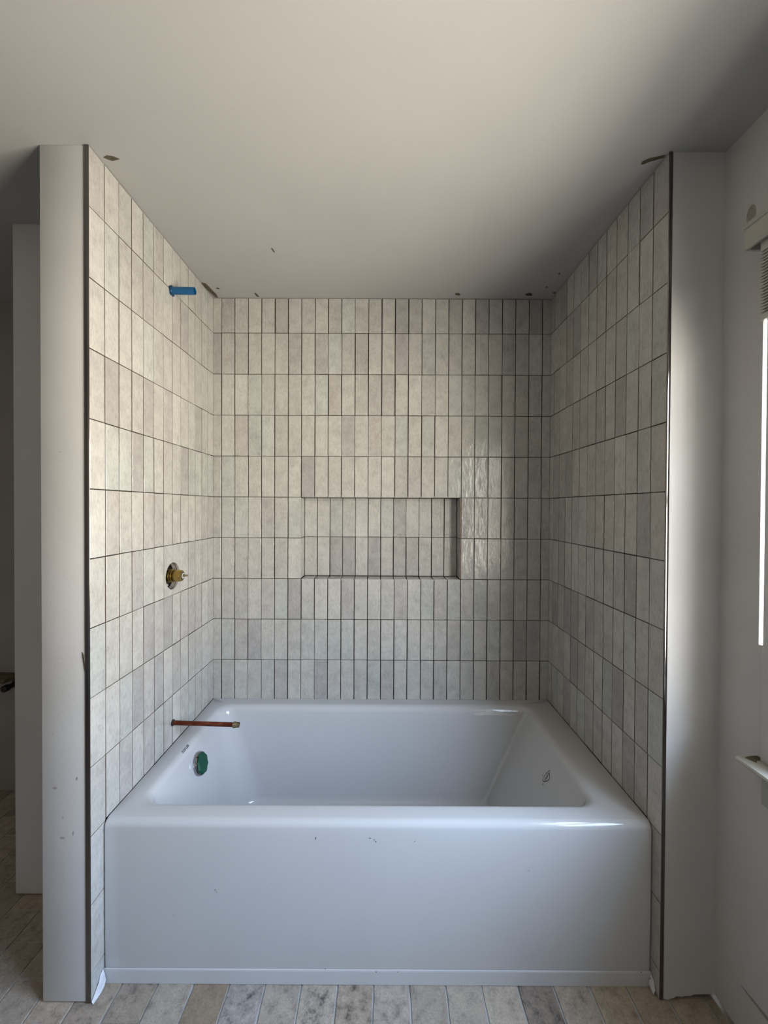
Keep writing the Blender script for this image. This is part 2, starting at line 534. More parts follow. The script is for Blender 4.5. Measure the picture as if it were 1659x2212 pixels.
for ci in range(-26, 10):
    cx = BX0 + (ci + 0.5) * BW
    off = 0.0 if ci % 2 == 0 else BL / 2
    for rj in range(-14, 5):
        cy = BY0 + off + (rj + 0.5) * BL
        if cy - BL / 2 < YB or cy - BL / 2 > 0.04:
            continue
        under_tub = cy - BL / 2 > TUB_F + 0.02 and -0.90 < cx - BW / 2 and cx + BW / 2 < 0.95
        if under_tub:
            continue
        if cx + BW / 2 > WX + 0.012 or (cx - BW / 2 > -1.235 and cx + BW / 2 < -0.88 and cy - BL / 2 > -0.474):
            pass
        base = (0.40, 0.345, 0.285)
        v = RND.uniform(0.80, 1.12)
        wv = RND.uniform(-0.03, 0.03)
        col = [base[0] * v * (1 + wv), base[1] * v, base[2] * v * (1 - wv)]
        front_row = -1.0 < cy - BL / 2 < -0.73 and cy + BL / 2 > -0.78
        if front_row and ci in special:
            col = tuple(c * k_ for c, k_ in zip(special[ci], (1.02, 0.93, 0.82)))
            if ci == -5:
                col = (0.285, 0.225, 0.165)
            if ci == -4:
                col = (0.36, 0.335, 0.315)
        # near the visible strip and the dark room: single bricks; elsewhere one joined part
        seen = (cy > -1.25 and -2.1 < cx)
        me = BM[RND.randrange(6)]
        flip = RND.choice((0.0, math.pi))
        dz = RND.uniform(-0.0006, 0.0006)
        if seen:
            o = link('brick', me, None, floor, (cx, cy, dz), (RND.uniform(-0.003, 0.003), RND.uniform(-0.004, 0.004), flip))
            o.color = (col[0], col[1], col[2], 1.0 if front_row and ci in (-4, -2, -1, 4) else RND.uniform(0.35, 0.7))
        else:
            tmp = me.copy()
            tmp.transform(Matrix.Translation((cx, cy, dz)) @ Matrix.Rotation(flip, 4, 'Z'))
            rest.from_mesh(tmp)
            bpy.data.meshes.remove(tmp)
o = from_bm('far_bricks', rest, 'brick', floor)
o['kind'] = 'stuff'
o.color = (0.29, 0.255, 0.215, 0.5)

# ------------------------------------------------------------------ wall tiles
TCACHE = {}
def tile_mesh(w, h, t=TT):
    key = (round(w, 4), round(h, 4), round(t, 4))
    if key in TCACHE:
        return TCACHE[key]
    bm = bmesh.new()
    b, d = min(0.0011, w * 0.2), 0.0008
    rings = []
    for (ix, y) in ((0.0, t - 0.0005), (0.0, d), (b, 0.0)):
        rings.append([bm.verts.new((x, y, z)) for x, z in ((-w / 2 + ix, -h / 2 + ix), (w / 2 - ix, -h / 2 + ix), (w / 2 - ix, h / 2 - ix), (-w / 2 + ix, h / 2 - ix))])
    for A, B in zip(rings, rings[1:]):
        for k in range(4):
            bm.faces.new((A[k], A[(k + 1) % 4], B[(k + 1) % 4], B[k]))
    bm.faces.new(rings[-1])
    bm.faces.new(rings[0][::-1])
    bmesh.ops.recalc_face_normals(bm, faces=bm.faces)
    me = bpy.data.meshes.new('tile')
    bm.to_mesh(me)
    bm.free()
    me.materials.append(MAT['tile'])
    me.materials.append(MAT['tile_body'])
    for p in me.polygons:
        p.material_index = 0 if p.normal.y < -0.3 else 1
    TCACHE[key] = me
    return me

def tile_colour():
    k = RND.random()
    v = RND.uniform(0.93, 1.05)
    if k < 0.55:
        c = (0.722, 0.702, 0.652)
    elif k < 0.70:
        c = (0.655, 0.628, 0.590)
    elif k < 0.84:
        c = (0.690, 0.697, 0.652)
    elif k < 0.93:
        c = (0.590, 0.568, 0.545)
    else:
        c = (0.765, 0.748, 0.702)
    v *= 0.645
    return (c[0] * v, c[1] * v, c[2] * v, 1)

GV, GH = 0.0037, 0.0025           # vertical and horizontal joint widths
def put_tile(parent, face, u0, u1, z0, z1, outline=None, flush=0):
    """face: ('B', y) back wall, ('L', x), ('R', x); u is x on the back wall and y on the side walls"""
    gv = GV * (RND.uniform(0.65, 1.25) if RND.random() < 0.92 else 0.25)
    gh = GH * RND.uniform(0.6, 1.3)
    kind, pos = face
    if outline is None:
        w = round((u1 - u0 - gv) * 2500) / 2500
        h = round((z1 - z0 - gh) * 2500) / 2500
        if w < 0.004 or h < 0.004:
            return None
        if flush:                  # no joint on the low (-1) or high (+1) side
            w = round((u1 - u0 - gv / 2) * 2500) / 2500
        me = tile_mesh(w, h)
        cu, cz = (u0 + u1) / 2 + flush * gv / 4, (z0 + z1) / 2
    else:
        cu, cz, me = outline
    push = RND.uniform(-0.0004, 0.0004)
    tilt = (RND.uniform(-0.0035, 0.0035), RND.uniform(-0.0015, 0.0015))
    if kind == 'B':
        o = link('tile', me, None, parent, (cu, pos + push, cz), (tilt[0] * 0.4, tilt[1], RND.uniform(-0.006, 0.006)))
    elif kind == 'L':
        o = link('tile', me, None, parent, (pos + push, cu, cz), (tilt[0] * 0.4, tilt[1], math.pi / 2 + RND.uniform(-0.006, 0.006)))
    else:
        o = link('tile', me, None, parent, (pos + push, cu, cz), (tilt[0] * 0.4, tilt[1], -math.pi / 2 + RND.uniform(-0.006, 0.006)))
    o.color = tile_colour()
    return o

zl = [H - 0.0015] + [ROW0 - k * ROWH for k in range(12)]     # zl[i]..zl[i+1] is row i
# back wall
xs = [XL + 0.0005] + [X0 + COLW * k for k in range(25)] + [XR - 0.0005]
for i in range(10):
    zt, zb = zl[i], zl[i + 1]
    if i == 9:
        zb = TUB_Z - 0.003
    for a, b_ in zip(xs, xs[1:]):
        if zb >= NZ0 - 0.01 and zt <= NZ1 + 0.01 and a > NX0 - 0.01 and b_ < NX1 + 0.02:
            continue
        put_tile(wall_back, ('B', 0.0), a, b_, zb, zt, None, -1 if a < X0 - 0.01 else (1 if b_ > XR - 0.01 else 0))
# slim edge tile closing the right side of the niche opening
for (za, zb) in ((NZ0, ROW0 - 5 * ROWH), (ROW0 - 5 * ROWH, NZ1)):
    put_tile(wall_back, ('B', -0.0004), NX1 - 0.0006, X0 + 18 * COLW - 0.0002, za, zb)
# niche: back, sides, sill, head
nx = [NX0 + (NX1 - NX0) * k / 12 for k in range(13)]
for (za, zb) in ((NZ0 + 0.001, ROW0 - 5 * ROWH), (ROW0 - 5 * ROWH, NZ1 - 0.001)):
    for a, b_ in zip(nx, nx[1:]):
        put_tile(wall_back, ('B', NY), a, b_, za, zb)
    for kind, xx in (('L', NX0), ('R', NX1)):
        put_tile(wall_back, (kind, xx), TT * 0.2, NY, za, zb)
for a, b_ in zip(nx, nx[1:]):
    for zz, rx in ((NZ0, -math.pi / 2), (NZ1, math.pi / 2)):
        w = round((b_ - a - GV * RND.uniform(0.5, 1.2)) * 2500) / 2500
        me = tile_mesh(w, round((NY - 0.0016) * 2500) / 2500)
        o = link('tile', me, None, wall_back, ((a + b_) / 2, NY / 2 + 0.0006, zz), (rx, 0, 0))
        o.color = tile_colour()

# side walls
def notched_mesh(u0, u1, z0, z1, cu, cz, r, mirror):
    """tile with a round bite; local x = u (mirrored on the right wall)"""
    g = 0.0008
    mu, mz = (u0 + u1) / 2, (z0 + z1) / 2
    pts = []
    if cu >= u1 - 0.002:          # bite on the high-u side
        pts = [(u0 + g, z0 + g), (u1 - g, z0 + g)]
        for k in range(13):
            a = -math.pi / 2 - math.pi * k / 12
            p = (cu + r * math.cos(a), cz + r * math.sin(a))
            pts.append((min(p[0], u1 - g), p[1]))
        pts += [(u1 - g, z1 - g), (u0 + g, z1 - g)]
    else:                          # bite on the low-u side
        pts = [(u1 - g, z1 - g), (u0 + g, z1 - g)]
        for k in range(13):
            a = math.pi / 2 - math.pi * k / 12
            p = (cu + r * math.cos(a), cz + r * math.sin(a))
            pts.append((max(p[0], u0 + g), p[1]))
        pts += [(u0 + g, z0 + g), (u1 - g, z0 + g)]
    bm = bmesh.new()
    prism(bm, [(p[0] - mu, p[1] - mz) for p in pts], 0.0, TT - 0.0005, 1)
    bmesh.ops.recalc_face_normals(bm, faces=bm.faces)
    me = bpy.data.meshes.new('tile')
    bm.to_mesh(me)
    bm.free()
    me.materials.append(MAT['tile'])
    return (mu, mz, me)

for kind, xx, yf, pitch, par in (('L', XL, YLF, 0.0600, wall_al), ('R', XR, YRF, 0.0602, wall_ar)):
    ys = [yf + pitch * k for k in range(13)] + [0.003]
    for i in range(12):
        zt = zl[i]
        zb = zl[i + 1] if i < 11 else zl[12]
        for k in range(13):
            u0, u1 = ys[k], ys[k + 1]
            zz = zb
            if k >= 1:
                if i > 9:
                    continue
                if i == 9:
                    zz = TUB_Z - 0.003
            if i == 11:
                zz = 0.0025 if zl[12] < 0.01 else zl[12]
            ol = None
            if kind == 'L' and i == 6 and k in (6, 7):
                ol = notched_mesh(u0, u1, zz, zt, VY, VZ, VR, False)
            put_tile(par, (kind, xx), u0, u1, zz, zt, ol, -1 if k == 0 else (1 if k == 12 else 0))
        if i == 11 and zl[12] > 0.01:
            put_tile(par, (kind, xx), ys[0], ys[1], 0.0025, zl[12], None, -1)

# metal edge trims at the front corners
def trim(name, xa, xb, yf, label_x):
    bm = bmesh.new()
    # rounded-nose profile in plan, extruded to full height
    w = xb - xa
    pts = [(xa, yf - 0.0003), (xa, yf - 0.0008)]
    for k in range(7):
        a = math.pi - math.pi * k / 6
        pts.append((xa + w / 2 + (w / 2 - 0.0003) * math.cos(a), yf - 0.0012 - 0.0013 * math.sin(a)))
    pts += [(xb, yf - 0.0008), (xb, yf - 0.0003)]
    prism(bm, pts, 0.003, H - 0.0005, 2)
    return struct(from_bm(name, bm, 'trim', None, 50))
trim('trim_1', -0.7780, XL - 0.0004, YLF, 0)
trim('trim_2', XR + 0.0004, 0.7612, YRF, 0)
box('trim_backing', (-0.7780, YLF + 0.0105, 0), (XL - TT, YLF + 0.02, H), 'backing', wall_al)

# ------------------------------------------------------------------ bathtub
tub = thing('bathtub', 'white enamel alcove bathtub with flat front apron between the tiled walls', 'bathtub', (0, -0.36, 0))
def rrect(x0, x1, y0, y1, radii, z, cs=8, ss=14):
    """loop starting at the front-left corner; radii = (front-left, front-right, back-right, back-left)"""
    out = []
    cor = [((x0, y0), math.pi, radii[0], (1, 1)), ((x1, y0), 1.5 * math.pi, radii[1], (-1, 1)), ((x1, y1), 0.0, radii[2], (-1, -1)), ((x0, y1), 0.5 * math.pi, radii[3], (1, -1))]
    arcs = []
    for (cx, cy), a0, r, (sx_, sy_) in cor:
        c = (cx + sx_ * r, cy + sy_ * r)
        arcs.append([(c[0] + r * math.cos(a0 + math.pi / 2 * k / cs), c[1] + r * math.sin(a0 + math.pi / 2 * k / cs)) for k in range(cs + 1)])
    for k in range(4):
        out += arcs[k]
        p, q = arcs[k][-1], arcs[(k + 1) % 4][0]
        for s in range(1, ss):
            out.append((p[0] + (q[0] - p[0]) * s / ss, p[1] + (q[1] - p[1]) * s / ss))
    return [Vector((x, y, z)) for x, y in out]
TX0, TX1, TY1 = XL + 0.0007, XR - 0.0007, -0.0016
loops = []
ro = (0.006,) * 4
loops.append(rrect(TX0, TX1, TUB_F + 0.004, TY1, ro, 0.001))
loops.append(rrect(TX0, TX1, TUB_F + 0.002, TY1, ro, 0.02))
loops.append(rrect(TX0, TX1, TUB_F, TY1, ro, 0.20))
loops.append(rrect(TX0, TX1, TUB_F, TY1, ro, 0.40))
RR = 0.020
for k in range(0, 9):
    a = math.pi / 2 * k / 8
    loops.append(rrect(TX0 + 0.003 * (1 - math.cos(a)), TX1 - 0.003 * (1 - math.cos(a)), TUB_F + RR * (1 - math.cos(a)), TY1, ro, TUB_Z - RR + RR * math.sin(a)))
# deck to basin lip; (x0, x1, y0, y1)
lip = dict(x0=-0.7165, x1=0.655, y0=-0.672, y1=-0.048)
loops.append(rrect(lip['x0'] - 0.012, lip['x1'] + 0.012, lip['y0'] - 0.010, lip['y1'] + 0.008, (0.05, 0.06, 0.07, 0.06), TUB_Z))
for k in range(0, 8):
    a = math.pi / 2 * 0.88 * k / 7
    d, e = 0.026 * math.sin(a), 0.030 * (1 - math.cos(a))
    loops.append(rrect(lip['x0'] + d, lip['x1'] - d * 1.2, lip['y0'] + d, lip['y1'] - d, (0.055, 0.06, 0.065 - 0.053 * k / 7, 0.060), TUB_Z - e))
ztop = TUB_Z - 0.030 * (1 - math.cos(math.pi / 2 * 0.88))
top = (lip['x0'] + 0.0255, lip['x1'] - 0.031, lip['y0'] + 0.0255, lip['y1'] - 0.0255)
bot = (-0.600, 0.452, -0.600, -0.105)
zbot = 0.085
for k in range(1, 9):
    s = k / 8
    p = [top[j] + (bot[j] - top[j]) * s for j in range(4)]
    loops.append(rrect(p[0], p[1], p[2], p[3], (0.055 + 0.03 * s, 0.06, 0.012 + 0.002 * s, 0.06 + 0.05 * s), ztop + (zbot - ztop) * s))
for k in range(1, 6):
    a = math.pi / 2 * k / 5
    d, e = 0.035 * (1 - math.cos(a)), 0.030 * math.sin(a)
    loops.append(rrect(bot[0] + d, bot[1] - d * 1.6, bot[2] + d, bot[3] - d, (0.085, 0.06, 0.014 + 0.02 * k / 5, 0.11), zbot - e))
bm = bmesh.new()
LV = [[bm.verts.new(v) for v in L] for L in loops]
n = len(LV[0])
for A, B in zip(LV, LV[1:]):
    for k in range(n):
        bm.faces.new((A[k], A[(k + 1) % n], B[(k + 1) % n], B[k]))
cen = bm.verts.new((-0.1, -0.36, 0.050))
for k in range(n):
    bm.faces.new((LV[-1][k], LV[-1][(k + 1) % n], cen))
body = from_bm('body', bm, 'enamel', None, 60)
adopt(body, tub)
tub_bvh = BVHTree.FromPolygons([v.co.copy() for v in body.data.vertices], [tuple(p.vertices) for p in body.data.polygons])

# pale skirt band along the foot of the apron
bm = bmesh.new()
prism(bm, [(TUB_F + 0.001, 0.0012), (TUB_F - 0.0022, 0.0012), (TUB_F - 0.0018, 0.037), (TUB_F - 0.0010, 0.0405), (TUB_F + 0.001, 0.0412)], TX0 + 0.001, TX1 - 0.001, 0)
adopt(from_bm('apron_skirt', bm, 'skirt'), tub)

# surface marks laid on the tub: each vertex dropped onto the enamel along a direction
def lay(name, verts, faces, direction, lift, mat, thick=0.0002, label=None):
    d = Vector(direction).normalized()
    vs, ns = [], []
    for v in verts:
        v = Vector(v)
        hit, nrm, _, _ = tub_bvh.ray_cast(v - d * 0.25, d, 0.6)
        if hit is None:
            hit, nrm, _, _ = tub_bvh.find_nearest(v)
        if nrm.dot(d) > 0:
            nrm = -nrm
        vs.append(hit + nrm * lift)
        ns.append(nrm)
    bm = bmesh.new()
    top = [bm.verts.new(v + nn * thick) for v, nn in zip(vs, ns)]
    for f in faces:
        try:
            bm.faces.new([top[i] for i in f])
        except ValueError:
            pass
    o = from_bm(name, bm, mat)
    adopt(o, tub)
    if label:
        o['label'] = label
    return o

def text_mesh(body_txt, size):
    cu = bpy.data.curves.new('txt', 'FONT')
    cu.body = body_txt
    cu.size = size
    cu.offset = size * 0.03
    cu.resolution_u = 3
    cu.align_x = 'CENTER'
    cu.align_y = 'CENTER'
    to = bpy.data.objects.new('txt', cu)
    COL.objects.link(to)
    dg = bpy.context.evaluated_depsgraph_get()
    me = bpy.data.meshes.new_from_object(to.evaluated_get(dg))
    vs = [v.co.copy() for v in me.vertices]
    fs = [tuple(p.vertices) for p in me.polygons]
    bpy.data.objects.remove(to)
    bpy.data.meshes.remove(me)
    return vs, fs

# maker's name on the drain-end rim, read from inside the tub (runs along +y, top towards the wall)
vs, fs = text_mesh('KOHLER', 0.0125)
vw = [(-0.7045 - v.y * 0.85, -0.383 + v.x, TUB_Z) for v in vs]
lay('rim_lettering', vw, fs, (0, 0, -1), 0.0002, 'print', label='small dark lettering on the rim')
# certification shield on the sloping backrest
def poly_ring(pts, wd):
    n_ = len(pts)
    vs_, fs_ = [], []
    c = Vector((sum(p[0] for p in pts) / n_, sum(p[1] for p in pts) / n_))
    for p in pts:
        d = (Vector(p) - c)
        d.normalize()
        vs_.append((p[0], p[1]))
        vs_.append((p[0] - d.x * wd, p[1] - d.y * wd))
    for i in range(n_):
        j = (i + 1) % n_
        fs_.append((2 * i, 2 * j, 2 * j + 1, 2 * i + 1))
    return vs_, fs_
UY, UZ = -0.392, 0.363            # centre on the backrest
def on_backrest(pts2):
    """(s along +y, t up the slope) seen from inside the tub facing the backrest: left is +y"""
    return [(0.60, UY + p[0], UZ + p[1]) for p in pts2]
shield = [(0.0, 0.0195), (-0.006, 0.0125), (-0.0165, 0.0045), (-0.013, -0.007), (-0.004, -0.0175), (0.004, -0.021), (0.009, -0.020), (0.0085, -0.008), (0.0075, 0.004), (0.004, 0.012)]
v2, f2 = poly_ring([(1.3 * p[0], 1.1 * p[1]) for p in shield], 0.0028)
MK = lambda pts2: on_backrest(pts2)
lay('certification_mark', MK(v2), f2, (1, 0, 0), 0.0002, 'print', label='small shield-shaped certification print')
vs, fs = text_mesh('UPC', 0.0140)
rot = math.radians(-100)
v3 = [(-(v.x * math.cos(rot) - v.y * math.sin(rot)) * 0.8 - 0.002, v.x * math.sin(rot) + v.y * math.cos(rot) - 0.002) for v in vs]
lay('certification_letters', MK(v3), fs, (1, 0, 0), 0.0002, 'print')
for txt, (px_, pz_), sz in (('c', (0.0185, -0.012), 0.011), ('\u00ae', (-0.002, -0.029), 0.009)):
    vs, fs = text_mesh(txt, sz)
    v3 = [(-(v.x * math.cos(rot) - v.y * math.sin(rot)) + px_, v.x * math.sin(rot) + v.y * math.cos(rot) + pz_) for v in vs]
    lay('certification_letters', MK(v3), fs, (1, 0, 0), 0.0002, 'print')

# thin white patch on the back wall of the basin
def blob(pts, inner=0.4):
    return pts
sm = [(0.395, 0.4235), (0.41, 0.4195), (0.43, 0.4185), (0.455, 0.4200), (0.50, 0.4190), (0.53, 0.4185), (0.555, 0.4180), (0.575, 0.4185), (0.600, 0.4235), (0.580, 0.4225), (0.560, 0.4250), (0.535, 0.4275), (0.515, 0.4330), (0.495, 0.4370), (0.475, 0.4400), (0.458, 0.4385), (0.452, 0.4320), (0.425, 0.4300)]
def grid_fill(pts, axis_fn, nx_=24, nz_=10):
    """triangulated fill of an outline with inner points so that it can follow a curved surface"""
    bm = bmesh.new()
    vs = [bm.verts.new((p[0], p[1], 0)) for p in pts]
    bm.faces.new(vs)
    bmesh.ops.triangulate(bm, faces=bm.faces[:])
    bmesh.ops.subdivide_edges(bm, edges=bm.edges[:], cuts=2, use_grid_fill=True)
    bmesh.ops.triangulate(bm, faces=bm.faces[:])
    bm.verts.ensure_lookup_table()
    v = [axis_fn(q.co.x, q.co.y) for q in bm.verts]
    bm.verts.index_update()
    f = [tuple(q.index for q in fc.verts) for fc in bm.faces]
    bm.free()
    return v, f
v, f = grid_fill(sm, lambda a, b: (a, -0.06, b))
lay('basin_patch', v, f, (0, 1, 0), 0.0004, 'pale_patch', 0.0004, label='thin white patch')

# specks and scratches on the apron
for (x, z, w, h) in ((-0.028, 0.408, 0.010, 0.0022), (-0.017, 0.404, 0.0022, 0.006), (-0.012, 0.398, 0.004, 0.004), (-0.178, 0.407, 0.0022, 0.009), (0.095, 0.40, 0.002, 0.004),
                     (-0.455, 0.262, 0.0022, 0.006), (-0.451, 0.256, 0.0018, 0.004), (-0.30, 0.28, 0.002, 0.002), (-0.15, 0.046, 0.004, 0.003), (-0.01, 0.038, 0.006, 0.003), (0.05, 0.038, 0.003, 0.003), (0.72, 0.042, 0.004, 0.004), (0.41, 0.32, 0.0018, 0.005), (-0.57, 0.19, 0.002, 0.004)):
    pts = []
    for k in range(7):
        a = 2 * math.pi * k / 7
        q = RND.uniform(0.6, 1.1)
        pts.append((x + w / 2 * q * math.cos(a), z + h / 2 * q * math.sin(a)))
    lay('speck', [(p[0], TUB_F - 0.01, p[1]) for p in pts], [tuple(range(7))], (0, 1, 0), 0.0003 if z > 0.05 else 0.0040, 'speck')

# overflow plate under green protective film
ovc = Vector((-0.690, -0.344, 0.369))
hit, nrm, _, _ = tub_bvh.ray_cast(Vector((-0.3, ovc.y, ovc.z)), Vector((-1, 0, 0)))
if nrm.x < 0:
    nrm = -nrm
ov_o = hit
ov = lathe_obj('overflow_plate', [(0.0004, 0.0385), (0.004, 0.0405), (0.010, 0.0405), (0.0145, 0.038), (0.0155, 0.030)], ov_o, nrm, 'chrome', None, 48)
adopt(ov, tub)
ov['label'] = 'chrome overflow plate'
bm = bmesh.new()
t_ = nrm.orthogonal().normalized()
s_ = nrm.cross(t_)
ring0, ring1 = [], []
for k in range(16):
    a = 2 * math.pi * k / 16 + 0.2
    r = 0.0385 if k % 2 == 0 else 0.0350
    r *= RND.uniform(0.97, 1.03)
    ring0.append(bm.verts.new(ov_o + nrm * (0.0158 + RND.uniform(0, 0.0010)) + (t_ * math.cos(a) + s_ * math.sin(a)) * r * 1.0))
    ring1.append(bm.verts.new(ov_o + nrm * (0.0205 + RND.uniform(0, 0.0012)) + (t_ * math.cos(a) + s_ * math.sin(a)) * r * 0.86))
for k in range(16):
    bm.faces.new((ring0[k], ring0[(k + 1) % 16], ring1[(k + 1) % 16], ring1[k]))
bm.faces.new(ring1)
bm.faces.new(ring0[::-1])
gf = from_bm('protective_film', bm, 'green')
gf.parent = ov
gf.matrix_parent_inverse = Matrix.Translation(-Vector(tub.location)).inverted() @ Matrix.Translation(-Vector(tub.location))
gf['label'] = 'green peel-off film'

# ------------------------------------------------------------------ plumbing
# shower arm stub in blue plastic
sb = thing('shower_pipe_stub', 'blue plastic pipe stub sticking out of the left tiles near the ceiling', 'pipe', (XL, -0.364, 2.095))
bm = bmesh.new()
R1, R2 = 0.0130, 0.0112
lathe(bm, [(-0.030, R2), (0.0005, R2), (0.0005, R1), (0.0835, R1), (0.085, R1 - 0.0006), (0.085, R2), (0.012, R2 - 0.0002), (0.011, 0.0005)][2:], (XL, -0.364, 2.0955), (1, 0, -0.012), 32, False)
adopt(from_bm('tube', bm, 'blue', None, 35), sb)
bm = bmesh.new()
seg = 28
o0 = Vector((XL, -0.364, 2.0955))
rA, rB, rC, rD = [], [], [], []
for k in range(seg):
    a = 2 * math.pi * k / seg
    d = Vector((0, math.cos(a), math.sin(a)))
    R = 0.0180 + 0.0012 * math.sin(5 * a) + RND.uniform(-0.0006, 0.0006)
    rA.append(bm.verts.new(o0 + d * R + Vector((0.0006, 0, 0))))
    rB.append(bm.verts.new(o0 + d * R * 0.99 + Vector((0.0032 + RND.uniform(0, 0.0012), 0, 0))))
    rC.append(bm.verts.new(o0 + d * 0.0135 + Vector((0.0050, 0, 0))))
    rD.append(bm.verts.new(o0 + d * 0.0128 + Vector((0.0065, 0, 0))))
for A, B in ((rA, rB), (rB, rC), (rC, rD)):
    for k in range(seg):
        bm.faces.new((A[k], A[(k + 1) % seg], B[(k + 1) % seg], B[k]))
adopt(from_bm('flange', bm, 'blue_dark', None, 50), sb)

# mixing valve in its round cut-out
mv = thing('shower_valve', 'brass shower valve body in a round hole in the left tiled wall', 'valve', (XL, VY, VZ))
vo = (XL - 0.060, VY + 0.004, VZ)
adopt(lathe_obj('valve_body', [(0.0, 0.024), (0.052, 0.024), (0.053, 0.0226), (0.060, 0.0226), (0.0605, 0.0215), (0.086, 0.0213), (0.092, 0.0195), (0.0950, 0.0150)], vo, (1, 0, 0), 'brass', None, 40), mv)
adopt(lathe_obj('valve_collar', [(0.056, 0.0224), (0.057, 0.0240), (0.0595, 0.0240), (0.0605, 0.0224)], vo, (1, 0, 0), 'brass', None, 40), mv)
adopt(lathe_obj('seal_ring', [(0.0945, 0.0142), (0.0956, 0.0142), (0.0956, 0.0110), (0.0945, 0.0110)], vo, (1, 0, 0), 'black', None, 32), mv)
adopt(lathe_obj('cartridge_washer', [(0.0945, 0.0112), (0.0968, 0.0108), (0.0972, 0.0040)], vo, (1, 0, 0), 'white_paint', None, 32), mv)
st = lathe_obj('stem', [(0.095, 0.0052), (0.101, 0.0050), (0.102, 0.0034), (0.1120, 0.0034), (0.1126, 0.0028)], vo, (1, 0, 0.01), 'old_brass', None, 16)
adopt(st, mv)
adopt(lathe_obj('hole_dark_disc', [(-0.008, 0.0475), (0.0, 0.0475), (0.004, 0.040)], (XL - 0.066, VY, VZ), (1, 0, 0), 'black', None, 32), mv)  # black disc closing the hole; its shaded depth is put into the colour
for (dy, dz) in ((0.012, 0.034), (0.010, -0.036)):
    adopt(lathe_obj('mounting_screw', [(-0.004, 0.0055), (0.004, 0.0055), (0.006, 0.0045), (0.0062, 0.002)], (XL - 0.030, VY + dy, VZ + dz), (1, 0, 0), 'scuff', None, 14), mv)
# pale ragged cut edge of the backer board round the hole
bm = bmesh.new()
seg = 40
A, B = [], []
for k in range(seg):
    a = 2 * math.pi * k / seg
    r = VR - 0.0006 - 0.0016 * (0.5 + 0.5 * math.sin(3 * a + 1)) - RND.uniform(0, 0.0012)
    A.append(bm.verts.new((XL - TT - 0.0005, VY + r * math.cos(a), VZ + r * math.sin(a))))
    B.append(bm.verts.new((XL - TT - 0.014, VY + (r - 0.0008) * math.cos(a), VZ + (r - 0.0008) * math.sin(a))))
for k in range(seg):
    bm.faces.new((A[k], A[(k + 1) % seg], B[(k + 1) % seg], B[k]))
adopt(from_bm('board_edge', bm, 'scuff', None, 60), mv)

# copper spout pipe
sp = thing('spout_pipe', 'tarnished copper spout pipe poking out above the tub rim', 'pipe', (XL, -0.3575, 0.528))
ax = Vector((0.242, 0.0055, -0.0095)).normalized()
po_ = Vector((XL, -0.3575, 0.5285))
adopt(lathe_obj('pipe', [(0.0004, 0.0080), (0.222, 0.0080)], po_, ax, 'copper', None, 24), sp)
adopt(lathe_obj('wall_collar', [(0.0004, 0.0118), (0.0030, 0.0120), (0.0045, 0.0105), (0.0050, 0.0082)], po_, ax, 'iron', None, 24), sp)
bm = bmesh.new()
lathe(bm, [(0.2195, 0.0085), (0.2205, 0.0112), (0.2270, 0.0116), (0.2300, 0.0112), (0.2305, 0.0098), (0.2420, 0.0098), (0.2422, 0.0074), (0.2315, 0.0074), (0.2315, 0.001)], po_, ax, 10, False)
fit = from_bm('end_fitting', bm, 'old_brass', None, 25)
cb = bmesh.new()
nc = po_ + ax * 0.2425
add_box(cb, (nc.x - 0.009, nc.y - 0.0045, nc.z + 0.001), (nc.x + 0.01, nc.y + 0.0035, nc.z + 0.02))
boolean_cut(fit, cb)
adopt(fit, sp)

# ------------------------------------------------------------------ window, stool and blind
win = struct(box('window_1', (WX - 0.001, WY0 + 0.0065, WZ0 - 0.003), (WX + 0.13, WY1 - 0.0065, WZ0 + 0.010), 'white_paint'))
box('jamb', (WX - 0.0015, WY1 - 0.006, WZ0 - 0.003), (WX + 0.13, WY1 + 0.006, WZ1), 'white_paint', win)
box('jamb', (WX - 0.0015, WY0 - 0.006, WZ0 - 0.003), (WX + 0.13, WY0 + 0.006, WZ1), 'white_paint', win)
box('head_jamb', (WX - 0.0015, WY0 + 0.0065, WZ1 - 0.004), (WX + 0.13, WY1 - 0.0065, WZ1 + 0.016), 'white_paint', win)
def sash(z0, z1, x):
    bm = bmesh.new()
    f, d = 0.040, 0.030
    y0, y1 = WY0 + 0.0065, WY1 - 0.0065
    add_box(bm, (x, y0, z0), (x + d, y0 + f, z1))
    add_box(bm, (x, y1 - f, z0), (x + d, y1, z1))
    add_box(bm, (x, y0 + f, z0), (x + d, y1 - f, z0 + f))
    add_box(bm, (x, y0 + f, z1 - f), (x + d, y1 - f, z1))
    ym = (y0 + y1) / 2
    add_box(bm, (x + 0.004, ym - 0.011, z0 + f), (x + d - 0.004, ym + 0.011, z1 - f))
    s = from_bm('sash', bm, 'white_paint', win)
    for (a, b) in ((y0 + f, ym - 0.011), (ym + 0.011, y1 - f)):
        for q in (0.0,):
            box('pane', (x + d / 2 + q - 0.0015, a, z0 + f), (x + d / 2 + q + 0.0015, b, z1 - f), 'glass', s)
zm = (WZ0 + WZ1) / 2 + 0.02
sash(WZ0 + 0.011, zm + 0.020, WX + 0.060)
sash(zm - 0.020, WZ1 - 0.005, WX + 0.093)
